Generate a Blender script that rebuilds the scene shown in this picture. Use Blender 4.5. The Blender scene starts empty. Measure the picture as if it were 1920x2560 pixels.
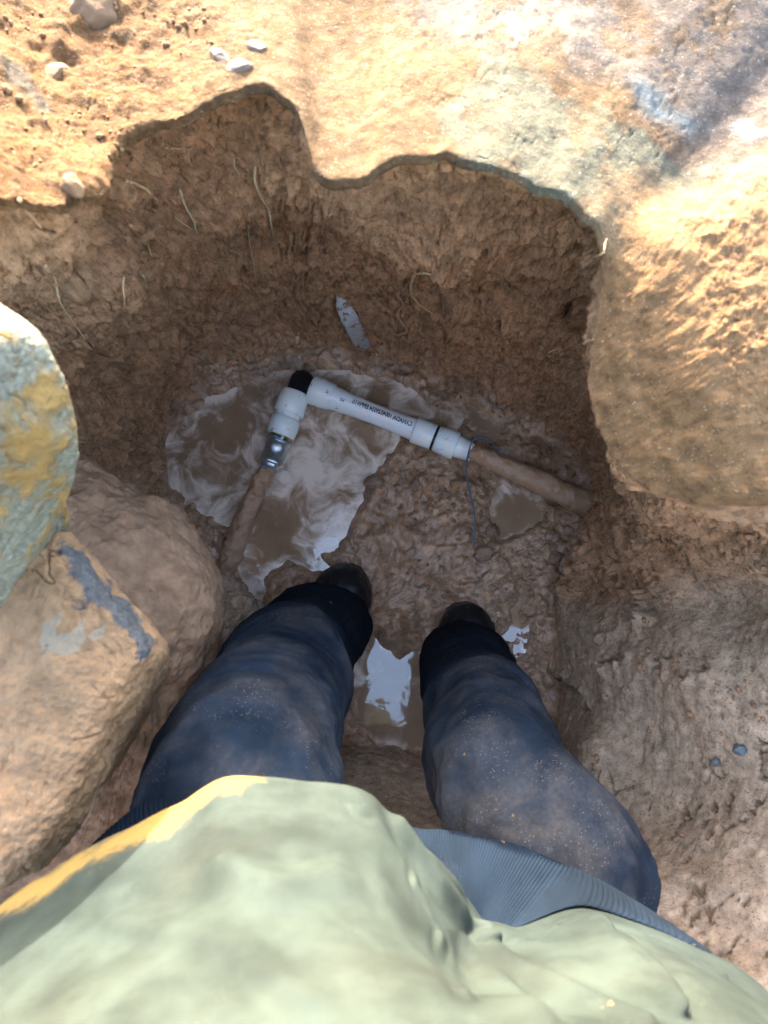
import bpy, bmesh, math, random
import numpy as np
from mathutils import Vector, Matrix
from mathutils.bvhtree import BVHTree
random.seed(4); R = math.radians
S = bpy.context.scene; COL = S.collection
# ------------------------------------------------------------------ camera, sky, sun, exposure
FPX = 1934.0; TH = R(12); CZ = 1.6
cam = bpy.data.cameras.new('camera'); cam_o = bpy.data.objects.new('camera', cam); COL.objects.link(cam_o)
cam_o.location = (0, 0, CZ); cam_o.rotation_euler = (TH, 0, 0)
cam.sensor_fit = 'VERTICAL'; cam.sensor_height = 34.416; cam.lens = 26.0
cam.clip_start = 0.02; cam.clip_end = 500
cam.dof.use_dof = True; cam.dof.focus_distance = 1.45; cam.dof.aperture_fstop = 7.5
S.camera = cam_o
SUN_EL, SUN_AZ = R(18), R(-12)          # azimuth measured from +y towards +x
w = bpy.data.worlds.new('World'); S.world = w; w.use_nodes = True
wn = w.node_tree; bg = wn.nodes['Background']; sky = wn.nodes.new('ShaderNodeTexSky')
sky.sky_type = 'NISHITA'; sky.sun_disc = False; sky.sun_elevation = SUN_EL; sky.sun_rotation = SUN_AZ; sky.dust_density = 2.5; sky.ozone_density = .6
wn.links.new(sky.outputs[0], bg.inputs[0]); bg.inputs[1].default_value = 0.15
sl = bpy.data.lights.new('sun', 'SUN'); sl.energy = 2.0; sl.angle = R(0.6); sl.color = (1.0, 0.90, 0.74)
so = bpy.data.objects.new('sun', sl); COL.objects.link(so)
sd = Vector((math.sin(SUN_AZ)*math.cos(SUN_EL), math.cos(SUN_AZ)*math.cos(SUN_EL), math.sin(SUN_EL)))
so.rotation_euler = sd.to_track_quat('Z', 'Y').to_euler(); so.location = sd*20
vs = S.view_settings; vs.view_transform = 'Standard'; vs.look = 'None'; vs.gamma = 1; vs.exposure = 4.2
S.cycles.diffuse_bounces = 8; S.cycles.max_bounces = 12

# ------------------------------------------------------------------ helpers
def ray(px, py):
    a = (px-960)/FPX; b = (1280-py)/FPX
    return np.array([a, math.sin(TH)+b*math.cos(TH), -math.cos(TH)+b*math.sin(TH)])
def W(px, py, z):
    d = ray(px, py); t = (z-CZ)/d[2]; return np.array([d[0]*t, d[1]*t, z])
_rng = np.random.RandomState(11); _perm = _rng.permutation(256); _perm = np.concatenate([_perm]*3)
_g = _rng.normal(size=(256, 3)); _g /= np.linalg.norm(_g, axis=1)[:, None]
def perlin(p):
    pi = np.floor(p).astype(np.int64); pf = p-pi; pi &= 255; f = pf*pf*pf*(pf*(pf*6-15)+10)
    out = 0
    for dx in (0, 1):
        wx = f[:, 0] if dx else 1-f[:, 0]
        for dy in (0, 1):
            wy = f[:, 1] if dy else 1-f[:, 1]
            for dz in (0, 1):
                wz = f[:, 2] if dz else 1-f[:, 2]
                h = _perm[_perm[_perm[pi[:, 0]+dx]+pi[:, 1]+dy]+pi[:, 2]+dz]
                g = _g[h]; out = out+wx*wy*wz*(g[:, 0]*(pf[:, 0]-dx)+g[:, 1]*(pf[:, 1]-dy)+g[:, 2]*(pf[:, 2]-dz))
    return out*1.6
def fbm(p, scale, octs=4, gain=.5, off=0.):
    o = 0; a = 1.
    for i in range(octs):
        o = o+a*perlin(p*scale+off+i*17.3); scale *= 2.07; a *= gain
    return o
def ridge(p, scale, octs=3, off=0.):
    o = 0; a = 1.
    for i in range(octs):
        o = o+a*(1-np.abs(perlin(p*scale+off+i*9.1))*2.2); scale *= 2.1; a *= .5
    return o
def sstep(a, b, x):
    t = np.clip((x-a)/(b-a), 0, 1); return t*t*(3-2*t)
def seg_dist(P, pts):          # min distance to a polyline (any dim)
    d = np.full(len(P), 1e9)
    for a, b in zip(pts[:-1], pts[1:]):
        ab = b-a; t = np.clip(((P-a)@ab)/max(ab@ab, 1e-12), 0, 1)
        d = np.minimum(d, np.linalg.norm(P-(a+t[:, None]*ab), axis=1))
    return d
def poly_sd(P, poly):          # signed distance, positive inside
    poly = np.asarray(poly)[:, :2]; P = P[:, :2]; n = len(poly); d = seg_dist(P, np.vstack([poly, poly[:1]]))
    ins = np.zeros(len(P), bool)
    for i in range(n):
        a = poly[i]; b = poly[(i+1) % n]
        c = ((a[1] > P[:, 1]) != (b[1] > P[:, 1]))
        with np.errstate(divide='ignore', invalid='ignore'):
            xx = (b[0]-a[0])*(P[:, 1]-a[1])/(b[1]-a[1]+1e-15)+a[0]
        ins ^= c & (P[:, 0] < xx)
    return np.where(ins, d, -d)
def tag(o, label=None, cat=None, group=None, kind=None):
    for k, v in (('label', label), ('category', cat), ('group', group), ('kind', kind)):
        if v: o[k] = v
    return o
def mesh_np(name, V, F, mat, parent=None, smooth=True, attrs=None):
    me = bpy.data.meshes.new(name); V = np.ascontiguousarray(V, dtype=np.float32); F = np.ascontiguousarray(F, dtype=np.int32)
    k = F.shape[1]; me.vertices.add(len(V)); me.vertices.foreach_set('co', V.ravel())
    me.loops.add(F.size); me.loops.foreach_set('vertex_index', F.ravel())
    me.polygons.add(len(F)); me.polygons.foreach_set('loop_start', np.arange(0, F.size, k, dtype=np.int32))
    me.polygons.foreach_set('loop_total', np.full(len(F), k, dtype=np.int32))
    me.update(calc_edges=True); me.validate()
    me.polygons.foreach_set('use_smooth', np.full(len(me.polygons), smooth, dtype=bool))
    for nm, arr in (attrs or {}).items():
        if arr.ndim == 1:
            at = me.attributes.new(nm, 'FLOAT', 'POINT'); at.data.foreach_set('value', arr.astype(np.float32))
        else:
            at = me.color_attributes.new(nm, 'FLOAT_COLOR', 'POINT')
            at.data.foreach_set('color', np.hstack([arr, np.ones((len(arr), 1))]).astype(np.float32).ravel())
    o = bpy.data.objects.new(name, me); COL.objects.link(o); me.materials.append(mat)
    if parent: o.parent = parent
    return o
def grid_faces(nr, na, closed=True):
    i = np.arange(nr-1)[:, None]; j = np.arange(na if closed else na-1)[None, :]; j2 = (j+1) % na
    return np.stack([i*na+j, i*na+j2, (i+1)*na+j2, (i+1)*na+j], -1).reshape(-1, 4)
def grid_normals(G, closed=True):   # G (nr,na,3)
    du = np.gradient(G, axis=0)
    dv = (np.roll(G, -1, 1)-np.roll(G, 1, 1)) if closed else np.gradient(G, axis=1)
    n = np.cross(dv, du); n /= np.linalg.norm(n, axis=2)[:, :, None]+1e-12; return n
def crom(pts, n):                   # catmull-rom resample
    pts = np.asarray(pts, float); P = np.vstack([2*pts[0]-pts[1], pts, 2*pts[-1]-pts[-2]]); m = len(pts)-1
    t = np.linspace(0, m, n); i = np.minimum(t.astype(int), m-1); f = (t-i)[:, None]
    a, b, c, d = P[i], P[i+1], P[i+2], P[i+3]
    return .5*(2*b+(c-a)*f+(2*a-5*b+4*c-d)*f*f+(3*b-a-3*c+d)*f**3)
def tube(pts, rad, seg=10, n=None, cap=True, rough=0., seed=0., flat=1.):
    """swept tube; returns V (verts) and F (quads)"""
    pts = np.asarray(pts, float); rad = np.asarray(rad, float) if np.ndim(rad) else np.full(len(pts), rad)
    if n: q = crom(np.hstack([pts, rad[:, None]]), n); pts, rad = q[:, :3], q[:, 3]
    T = np.gradient(pts, axis=0); T /= np.linalg.norm(T, axis=1)[:, None]+1e-12
    ref = np.array([0, 0, 1.]) if abs(T[0][2]) < .9 else np.array([1., 0, 0]); rows = []; u = np.cross(T[0], ref); u /= np.linalg.norm(u)
    ang = np.linspace(0, 2*math.pi, seg, endpoint=False)
    for p, r, t in zip(pts, rad, T):
        u = u-t*(u@t); u /= np.linalg.norm(u); v = np.cross(t, u)
        rows.append(p+r*(np.cos(ang)[:, None]*u+flat*np.sin(ang)[:, None]*v))
    if cap: rows = [np.repeat(pts[:1], seg, 0)]+rows+[np.repeat(pts[-1:], seg, 0)]
    G = np.array(rows)
    if rough:
        N = grid_normals(G); d = fbm(G.reshape(-1, 3), 1/.02, 3, off=seed)*rough
        G = G+N*d.reshape(G.shape[0], G.shape[1], 1)*-1
    return G.reshape(-1, 3), grid_faces(G.shape[0], seg)
def join(parts):
    V = []; F = []; k = 0
    for v, f in parts: V.append(v); F.append(f+k); k += len(v)
    return np.vstack(V), np.vstack(F)
def lathe(prof, axis_o, axis_d, seg=48):   # prof list of (t along axis, radius)
    axis_o = np.asarray(axis_o, float); d = np.asarray(axis_d, float); d /= np.linalg.norm(d)
    u = np.cross(d, [0, 0, 1.]); u /= np.linalg.norm(u); v = np.cross(u, d); ang = np.linspace(0, 2*math.pi, seg, endpoint=False)
    G = np.array([axis_o+d*t+r*(np.cos(ang)[:, None]*u+np.sin(ang)[:, None]*v) for t, r in prof])
    return G.reshape(-1, 3), grid_faces(len(prof), seg)

# ------------------------------------------------------------------ materials
class NT:
    def __init__(s, name):
        s.m = bpy.data.materials.new(name); s.m.use_nodes = True; s.t = s.m.node_tree
        s.b = s.t.nodes['Principled BSDF']; s.co = s.t.nodes.new('ShaderNodeTexCoord').outputs['Object']
    def n(s, typ, **kw):
        x = s.t.nodes.new(typ)
        for k, v in kw.items(): setattr(x, k, v)
        return x
    def link(s, a, b): s.t.links.new(a, b)
    def put(s, inp, v):
        if hasattr(v, 'is_output'): s.link(v, inp)
        elif isinstance(v, (tuple, list)) and len(v) == 3 and inp.type == 'RGBA': inp.default_value = (*v, 1)
        else: inp.default_value = v
    def noise(s, sc, det=4, rough=.55, dist=0, vec=None):
        x = s.n('ShaderNodeTexNoise'); x.inputs['Scale'].default_value = sc; x.inputs['Detail'].default_value = det
        x.inputs['Roughness'].default_value = rough; x.inputs['Distortion'].default_value = dist; s.link(vec or s.co, x.inputs['Vector']); return x.outputs['Fac']
    def vor(s, sc, feat='F1', out='Distance', vec=None):
        x = s.n('ShaderNodeTexVoronoi', feature=feat); x.inputs['Scale'].default_value = sc; s.link(vec or s.co, x.inputs['Vector']); return x.outputs[out]
    def ramp(s, v, a, b, lo=0., hi=1.):
        x = s.n('ShaderNodeMapRange', interpolation_type='SMOOTHSTEP'); s.put(x.inputs[0], v)
        for i, q in enumerate((a, b, lo, hi)): x.inputs[i+1].default_value = q
        return x.outputs[0]
    def math(s, op, a, b=0.):
        x = s.n('ShaderNodeMath', operation=op); s.put(x.inputs[0], a); s.put(x.inputs[1], b); return x.outputs[0]
    def mix(s, f, a, b, mode='MIX'):
        x = s.n('ShaderNodeMix', data_type='RGBA', blend_type=mode); s.put(x.inputs[0], f); s.put(x.inputs[6], a); s.put(x.inputs[7], b); return x.outputs[2]
    def attr(s, nm, out='Color'):
        return s.n('ShaderNodeAttribute', attribute_name=nm).outputs[out]
    def bump(s, h, dist=.002, st=1., prev=None):
        x = s.n('ShaderNodeBump'); s.put(x.inputs['Height'], h); x.inputs['Distance'].default_value = dist; x.inputs['Strength'].default_value = st
        if prev: s.link(prev, x.inputs['Normal'])
        return x.outputs[0]
    def fin(s, col=None, rough=None, nrm=None, metal=None, **kw):
        if col is not None: s.put(s.b.inputs['Base Color'], col)
        if rough is not None: s.put(s.b.inputs['Roughness'], rough)
        if metal is not None: s.put(s.b.inputs['Metallic'], metal)
        if nrm: s.link(nrm, s.b.inputs['Normal'])
        for k, v in kw.items(): s.put(s.b.inputs[k], v)
        return s.m

def mud_mat():
    t = NT('mud'); c = t.attr('tint'); wet = t.attr('wet', 'Fac')
    v = t.ramp(t.noise(60, 6, .65), .25, .75, .62, 1.36)
    c2 = t.mix(1., c, (1, 1, 1), 'MULTIPLY'); mm = t.n('ShaderNodeVectorMath', operation='SCALE'); t.link(c, mm.inputs[0]); t.link(v, mm.inputs['Scale'])
    col = t.mix(t.ramp(t.noise(400, 2), .64, .72, 0, .35), mm.outputs[0], (.5, .40, .28))
    col = t.mix(t.ramp(t.noise(230, 3, .6), .33, .42, .55, 0), col, (.05, .028, .018))  # dark specks: grit, and the shade of small pits put into the colour
    h = t.math('ADD', t.noise(150, 6, .7), t.math('MULTIPLY', t.noise(520, 3, .6), .35))
    kw_ = t.math('MULTIPLY', t.ramp(wet, 0, 1, 1., .18), t.math('SUBTRACT', 1., t.attr('smear', 'Fac'))); h = t.math('MULTIPLY', h, kw_); n = t.bump(h, .008, .9)
    n = t.bump(t.math('MULTIPLY', t.noise(38, 5, .6), kw_), .008, .5, n)
    r = t.math('ADD', t.ramp(wet, 0, 1, .88, .10), t.ramp(t.noise(90, 3), .3, .7, -.08, .12))
    return t.fin(col, r, n, **{'Specular IOR Level': t.ramp(wet, 0, 1, .18, .6)})
MUD = mud_mat()
def water_mat():
    t = NT('muddy_water'); foam = t.attr('foam', 'Fac')
    dn = t.n('ShaderNodeTexNoise'); dn.inputs['Scale'].default_value = 7; dn.inputs['Detail'].default_value = 3; t.link(t.co, dn.inputs['Vector'])
    v1 = t.n('ShaderNodeVectorMath', operation='SCALE'); t.link(dn.outputs['Color'], v1.inputs[0]); v1.inputs['Scale'].default_value = .11
    v2 = t.n('ShaderNodeVectorMath', operation='ADD'); t.link(t.co, v2.inputs[0]); t.link(v1.outputs[0], v2.inputs[1])
    sw = t.noise(17, 8, .62, .7, v2.outputs[0])
    f = t.ramp(t.math('ADD', sw, t.math('MULTIPLY', t.math('SUBTRACT', foam, .5), .36)), .43, .74)
    bub = t.ramp(t.vor(120), .1, .16, 1, 0); bub = t.math('MULTIPLY', bub, t.ramp(t.noise(25, 2), .55, .62))
    f = t.math('MULTIPLY', f, t.math('SUBTRACT', 1., t.math('MULTIPLY', bub, .8)))
    base = t.mix(t.ramp(t.noise(9, 4), .35, .65), (.27, .165, .095), (.34, .215, .13))
    col = t.mix(f, base, (.86, .70, .57))
    n = t.bump(t.math('ADD', t.noise(26, 2, .4, .5), t.math('MULTIPLY', f, .0)), .003, .2)
    return t.fin(col, t.ramp(f, 0, 1, .05, .22), n, **{'Specular IOR Level': 1.0})
WATER = water_mat()
def rock_mat(name, rock, mudc, bias, spot=22, pale=(.20, .155, .105)):
    t = NT(name); m = t.ramp(t.math('ADD', t.noise(spot, 7, .62, .6), t.attr('mudw', 'Fac')), bias-.04, bias+.05)
    mv = t.mix(t.ramp(t.noise(45, 6, .65), .3, .7), tuple(x*.72 for x in mudc), tuple(min(x*1.2, .8) for x in mudc))
    rv = t.mix(t.ramp(t.noise(120, 5, .7, 1.5), .3, .7), tuple(x*.65 for x in rock), tuple(min(x*1.35, .8) for x in rock))
    h = t.math('ADD', t.math('MULTIPLY', m, .8), t.math('ADD', t.noise(110, 6, .7), t.math('MULTIPLY', t.noise(420, 3), .3)))
    return t.fin(t.mix(t.attr('pale', 'Fac'), t.mix(m, rv, mv), pale), t.ramp(m, 0, 1, .55, .88), t.bump(h, .004, .7), **{'Specular IOR Level': .3})
def cloth_mat(name, c, dust, dcol=(.17, .14, .11), weave=900, spec=.012):
    t = NT(name)
    base = t.mix(t.ramp(t.noise(14, 5, .6), .3, .7), tuple(x*.65 for x in c), tuple(x*1.35 for x in c))
    sm_ = t.ramp(t.math('ADD', t.attr('smear', 'Fac'), t.math('MULTIPLY', t.math('SUBTRACT', t.noise(30, 6, .7), .5), 1.7)), .35, .85)
    big = t.ramp(t.math('ADD', t.noise(11, 7, .68, .4), t.attr('dust', 'Fac')), .52-dust*.2, .92-dust*.3)
    fine = t.ramp(t.noise(180, 6, .75), .25, .75, .4, 1.)
    col = t.mix(t.math('MULTIPLY', t.math('MULTIPLY', big, fine), .27), base, dcol)
    sp = t.ramp(t.vor(330), .10, .16, 1, 0); sp = t.math('MULTIPLY', sp, t.ramp(t.math('ADD', t.noise(23, 4, .6), t.math('MULTIPLY', t.attr('dust', 'Fac'), .5)), .5, .66))
    low_dk = t.attr('low_dark', 'Fac'); col = t.mix(low_dk, col, (.0022, .003, .005))  # trouser legs blend to near black towards the foot
    col = t.mix(sp, col, tuple(min(x*1.5,.8) for x in dcol))
    clod = t.ramp(t.noise(42, 4, .6), .715, .745); col = t.mix(clod, col, (.16, .10, .045)); col = t.mix(sm_, col, (.15, .10, .032))
    h = t.math('ADD', t.noise(weave, 2), t.math('MULTIPLY', t.math('MAXIMUM', clod, sm_), 3.))
    n = t.bump(h, .0008, .5); n = t.bump(t.noise(24, 5, .55, .8), .008, .15, n)
    return t.fin(col, .9, n, **{'Specular IOR Level': .08})
DENIM = cloth_mat('denim', (.0085, .0145, .024), .22)
JACKET = cloth_mat('jacket_fabric', (.0215, .0285, .0260), .5, (.044, .045, .036))
RIBC = cloth_mat('ribbed_knit', (.0058, .0105, .018), .2, (.04, .04, .04))  # jacket cloth in navy; the band's shade is put into this colour
def simple(name, c, rough=.5, metal=0., bsc=200, bd=.0004, dirt=0., **kw):
    t = NT(name); v = t.ramp(t.noise(60, 4), .3, .7, .9, 1.1)
    col = t.mix(t.ramp(t.noise(55, 6, .7), .62-dirt*.3, .74-dirt*.25, 0, .9 if dirt else .0), c, (.16, .10, .06))
    return t.fin(col, rough, t.bump(t.noise(bsc, 4), bd, .5), metal, **kw)
PVC = simple('white_plastic', (.86, .86, .84), .28, dirt=.12)
PVC2 = simple('milky_plastic', (.84, .87, .83), .25, dirt=.10, **{'Subsurface Weight': .15, 'Subsurface Scale': .01})
BLACKP = simple('black_plastic', (.012, .012, .013), .18)
INK = simple('ink', (.02, .02, .022), .6)
ZINC = simple('galvanised_metal', (.50, .54, .56), .32, .85, 300, .0012, dirt=.2)
BRASS = simple('brass', (.48, .33, .10), .35, .9, dirt=.1)
TAPE = simple('blue_sealant', (.10, .32, .72), .4)
RUBBER = simple('black_rubber', (.005, .006, .008), .42, bsc=60, bd=.002, dirt=.14)
SKIN = simple('skin', (.55, .34, .25), .55)
HAIR = simple('hair', (.05, .03, .02), .7)
OLDP = simple('muddy_pipe', (.42, .25, .145), .42, bsc=90, bd=.008)
WIREM = simple('blue_wire', (.05, .11, .16), .4, dirt=.35)
ROOTM = simple('root_bark', (.42, .27, .13), .8, bsc=400, bd=.0008)
ROOTP = simple('pale_root', (.36, .26, .14), .8, bsc=400, bd=.0008)
BLUEST = simple('blue_grey_stone', (.085, .10, .10), .4, bsc=150, bd=.002, dirt=.15)
CLAYST = simple('clay_coated_stone', (.11, .058, .024), .85, bsc=120, bd=.004, dirt=.0)
PALEST = simple('pale_stone', (.085, .055, .034), .7, bsc=150, bd=.002, dirt=.3)
def strip_mat():
    t = NT('scratched_strip'); f = t.ramp(t.noise(75, 5, .65, .8), .5, .6)
    return t.fin(t.mix(f, (.42, .43, .43), (.24, .14, .07)), t.ramp(f, 0, 1, .25, .6), t.bump(t.noise(170, 5, .6, 1.5), .004, .8))
STRIP = strip_mat()
# ------------------------------------------------------------------ the pit and the ground round it
CX, CY = -.04, .12
NA = 1500
PHI = None
def contour(lst, phis):
    pts = [W(*p) if p[0] is not None else np.array(p[1:]) for p in lst]
    pts = np.array(pts); a = np.unwrap(np.arctan2(pts[:, 1]-CY, pts[:, 0]-CX)); a = np.mod(a, 2*math.pi)
    r = np.hypot(pts[:, 0]-CX, pts[:, 1]-CY); o = np.argsort(a); a, r, z = a[o], r[o], pts[o, 2]
    A = np.concatenate([a-2*math.pi, a, a+2*math.pi])
    return np.interp(phis, A, np.tile(r, 3)), np.interp(phis, A, np.tile(z, 3))
def circ_smooth(v, k):
    if k < 1: return v
    ker = np.exp(-.5*(np.arange(-3*k, 3*k+1)/k)**2); ker /= ker.sum(); return np.convolve(np.concatenate([v[-3*k:], v, v[:3*k]]), ker, 'valid')
N_ = None
Wd = lambda x, y, z: (None, x, y, z)
FLOOR_E = [(400,1100,0),(455,1010,0),(600,925,0),(750,885,0),(900,885,0),(1050,925,0),(1200,1000,0),(1350,1085,0),(1470,1170,0),(1475,1270,0),(1430,1370,0),(1395,1500,0),(1370,1650,0),
           (1400,1800,0),(1300,1930,0),(1100,1885,0),(980,1878,0),(880,1860,0),(700,1850,0),(560,1750,0),(540,1550,0),(520,1400,0),(430,1250,0)]
RIM = [Wd(-.62,.30,1.08),(-150,520,1.10),(0,498,1.10),(60,500,1.09),(150,512,1.07),(215,475,1.05),(260,410,1.02),(310,365,1.0),(370,325,1.0),(480,278,1.0),(560,243,1.0),(620,226,1.0),(680,234,1.0),(735,272,1.0),  # left rim heights raised to cast shade on the boulders
       (765,320,1.0),(778,400,1.0),(795,452,.99),(820,463,.99),(870,458,.99),(922,448,.99),(936,418,1.0),(1000,404,1.0),(1100,395,1.0),(1160,402,1.0),(1250,430,1.0),(1320,460,.99),(1380,485,.99),(1440,520,.98),(1490,565,.975),(1512,650,.95),(1505,750,.93),(1482,850,.91),(1474,950,.89),(1495,1060,.87),(1560,1165,.86),(1640,1235,.86),(1760,1266,.87),(1920,1262,.89),(2150,1250,.88),
       Wd(.80,.0,1.0),Wd(.76,-.35,.98),Wd(.66,-.75,1.0),Wd(.3,-1.0,1.0),Wd(-.3,-.95,1.0),Wd(-.62,-.6,1.0),Wd(-.66,-.15,.97),Wd(-.64,.12,.99)]
# angular samples: dense where the camera looks
base_phi = np.linspace(0, 2*math.pi, 4000, endpoint=False)
dens = 1+2.2*np.exp(-((np.mod(base_phi-math.pi/2+math.pi, 2*math.pi)-math.pi)/1.9)**4)
cum = np.cumsum(dens); cum = (cum-cum[0])/(cum[-1]+dens[0]-cum[0])*NA
PHI = np.interp(np.arange(NA), cum, base_phi)
rA, zA = contour(FLOOR_E, PHI); rE, zE = contour(RIM, PHI)
rA = circ_smooth(rA, 12); rE = circ_smooth(rE, 3); zE = circ_smooth(zE, 8); rEs = circ_smooth(rE, 30)
deg = np.degrees(PHI)
deg2 = np.mod(deg+90, 360)-90; LIP = circ_smooth(sstep(-4.0, 7.5, deg2)*(1-sstep(168, 185, deg)), 10)      
rim_p = np.stack([np.cos(PHI), np.sin(PHI), PHI*0], 1); rnz = fbm(rim_p, 9, 4, .6, off=3.); lft = sstep(100, 135, deg)*(1-sstep(200, 230, deg))
RND = circ_smooth((1-sstep(.90, .97, zE)), 6); rE = rE+rnz*(.005+.007*lft)*(1-.9*RND)       # 1 where the slab of crust overhangs
rD = rEs+(.085-.03*RND)*LIP-.13*(1-LIP); zD = zE-.11-.12*(1-LIP)
rB = (rA+(rD-rA)*.22+.03)*LIP+(rA+.035)*(1-LIP); zB = .16*LIP+.20*(1-LIP)
rC = (rA+(rD-rA)*.5+.035)*LIP+(rA+.19)*(1-LIP); zC = .48*LIP+.50*(1-LIP)
one = np.ones(NA)
prof = [(rA*0, one*.006), (rA*.5, one*.006), (rA*.92, one*.008), (rA, one*.02), (rB, zB), (rC, zC), (rD, zD), (rE+(.06-.03*RND)*LIP, zE-.05*one),
        (rE, zE-.008*LIP), (rE+.003+.026*RND, zE+.001+.028*RND), (rE+.04+.06*RND, zE+.060*RND-.006*(1-RND)), (rE+.22, (zE*.25+.75*1.0)*RND+(zE-.03)*(1-RND)), (rE+.55, one*.98), (rE+3., one*1.05), (rE+90., one*1.0)]
ns = [60, 110, 16, 80, 120, 130, 50, 14, 12, 24, 74, 110, 50, 16]
K = len(prof); PR = np.stack([p[0] for p in prof]); PZ = np.stack([p[1] for p in prof])
rows_r = []; rows_z = []; rows_k = []
# monotone-ish catmull rom across the profile, only where it is smooth
for k in range(K-1):
    a = max(k-1, 0); d = min(k+2, K-1)
    sharp = k in (6, 7, 8) or k >= 11 or k <= 2
    for i in range(ns[k]):
        f = i/ns[k]
        if sharp: r = PR[k]+(PR[k+1]-PR[k])*f; z = PZ[k]+(PZ[k+1]-PZ[k])*f
        else:
            h = lambda Q: .5*(2*Q[k]+(Q[k+1]-Q[a])*f+(2*Q[a]-5*Q[k]+4*Q[k+1]-Q[d])*f*f+(3*Q[k]-Q[a]-3*Q[k+1]+Q[d])*f**3)
            r, z = h(PR), h(PZ)
        if k == 13: r = PR[k]+(PR[k+1]-PR[k])*f**2.5
        rows_r.append(r); rows_z.append(z); rows_k.append(k+f)
rows_r.append(PR[-1]); rows_z.append(PZ[-1]); rows_k.append(K-1)
RR = np.array(rows_r); ZZ = np.array(rows_z); KK = np.array(rows_k); NR = len(KK)
# round the profile a little
for _ in range(0):
    m = slice(1, -1); sel = ((KK > 6) & (KK < 10))[m][:, None]
    RR[m] = np.where(sel, (RR[:-2]+2*RR[1:-1]+RR[2:])/4, RR[m]); ZZ[m] = np.where(sel, (ZZ[:-2]+2*ZZ[1:-1]+ZZ[2:])/4, ZZ[m])
G = np.stack([CX+RR*np.cos(PHI), CY+RR*np.sin(PHI), ZZ], -1)
G0 = G.copy(); F_T = grid_faces(NR, NA)
print('terrain', G.shape)
def coarse_bvh(G, step=4):
    g = G[::step, ::step]; nr, na = g.shape[:2]
    return BVHTree.FromPolygons([tuple(v) for v in g.reshape(-1, 3).tolist()], grid_faces(nr, na).tolist())
def hitter(bv):
    def h(px, py):
        d = Vector(ray(px, py)).normalized(); loc, nrm, i, t = bv.ray_cast(Vector((0, 0, CZ)), d)
        if loc is None: return W(px, py, 1.0), np.array([0, 0, 1.])
        if nrm.dot(d) > 0: nrm = -nrm
        return np.array(loc), np.array(nrm)
    return h
hit0 = hitter(coarse_bvh(G0))
P = G.reshape(-1, 3); kk = np.repeat(KK, NA); lipv = np.tile(LIP, NR)
N = grid_normals(G).reshape(-1, 3)
ctr = np.array([CX, CY, 3.0]); 
# make the normals point to the air
fl = np.where((N*(np.array([CX, CY, .6])-P)).sum(1) < 0, -1., 1.); up = kk > 8.0
fl = np.where(up, np.where(N[:, 2] < 0, -1., 1.), fl); N *= fl[:, None]
kkn = kk+.55*fbm(P, 10, 3, off=66.)+.25*fbm(P, 34, 2, off=69.); floorw = 1-sstep(2.5, 3.6, kkn); wallw = sstep(2.7, 3.4, kk)*(1-sstep(7.0, 8.0, kk)); topw = sstep(7.5, 8.3, kk)
wallL = wallw*lipv; wallR = wallw*(1-lipv); near = np.exp(-np.maximum(np.hypot(P[:, 0], P[:, 1])-1.0, 0)*2)
disp = np.zeros(len(P))
# walls: lumps, clods, slumps, cracks
big = fbm(P, 5.5, 3, off=3.1); med = fbm(P, 16, 4, .55, off=8.7); fin = fbm(P, 62, 4, .62, off=21.); bil = np.abs(perlin(P*23+5))*2+np.abs(perlin(P*51+9))
fine2 = fbm(P, 230, 2, .7, off=33.)
disp += wallL*(big*.028+med*.008+(.6-bil)*.003+fin*.0042+fine2*.0028)
disp += wallR*(big*.018+med*.002+fin*.0018+fine2*.0012+(.5-bil)*.001)
crk = np.abs(fbm(P*np.array([1, 1, 1.]), 9, 4, .6, off=51.)); cm = sstep(.05, .35, fbm(P, 7, 2, off=61.))
disp -= wallw*cm*np.exp(-(crk/.026)**2)*.027
crk2 = np.abs(fbm(P, 26, 3, .6, off=71.)); cm2 = sstep(.0, .3, fbm(P, 12, 2, off=81.))
disp -= (wallw+topw*.15)*cm2*np.exp(-(crk2/.04)**2)*(.009-.0075*(1-lipv))
# step edges (shelves) with a broken face: terraces along a noisy height field on the walls
st = fbm(P, 7.5, 3, .5, off=91.)*1.6; fr = st-np.floor(st)
disp += wallL*(sstep(.0, .2, fr)-fr)*.007
# top crust
leftness = sstep(.0, -.28, P[:, 0]) if False else 1-sstep(-.30, -.06, P[:, 0])
tb = fbm(P, 4.5, 3, off=15.); tm = fbm(P, 15, 4, .6, off=25.); 
disp += topw*near*(tb*.006*sstep(8.6, 11, kk)+tm*.0018+fin*.0004+.65*leftness*(tm*.005+np.maximum(perlin(P*17+4.), 0)*.022+np.maximum(perlin(P*41+4.), 0)*.008+fin*.003+fine2*.001))
rndv = np.tile(RND, NR)*np.exp(-np.maximum(kk-10.6, 0)*1.5); disp += topw*rndv*(med*.003+(.6-bil)*.001+fin*.0018+fine2*.001)
cl = np.sqrt(np.maximum(perlin(P*33+6.)-.02, 0))*sstep(-.15, .2, fbm(P, 6, 2, off=55.)); cl2 = np.sqrt(np.maximum(perlin(P*75+2.)-.05, 0))
disp += wallL*(cl*.015+cl2*.006)+wallR*(cl*.005*sstep(.1, .3, fbm(P, 5, 2, off=58.))+cl2*.0012)
P2 = P+N*disp[:, None]
def line3(pl): return np.array([hit0(x, y)[0] for x, y in pl])
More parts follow.
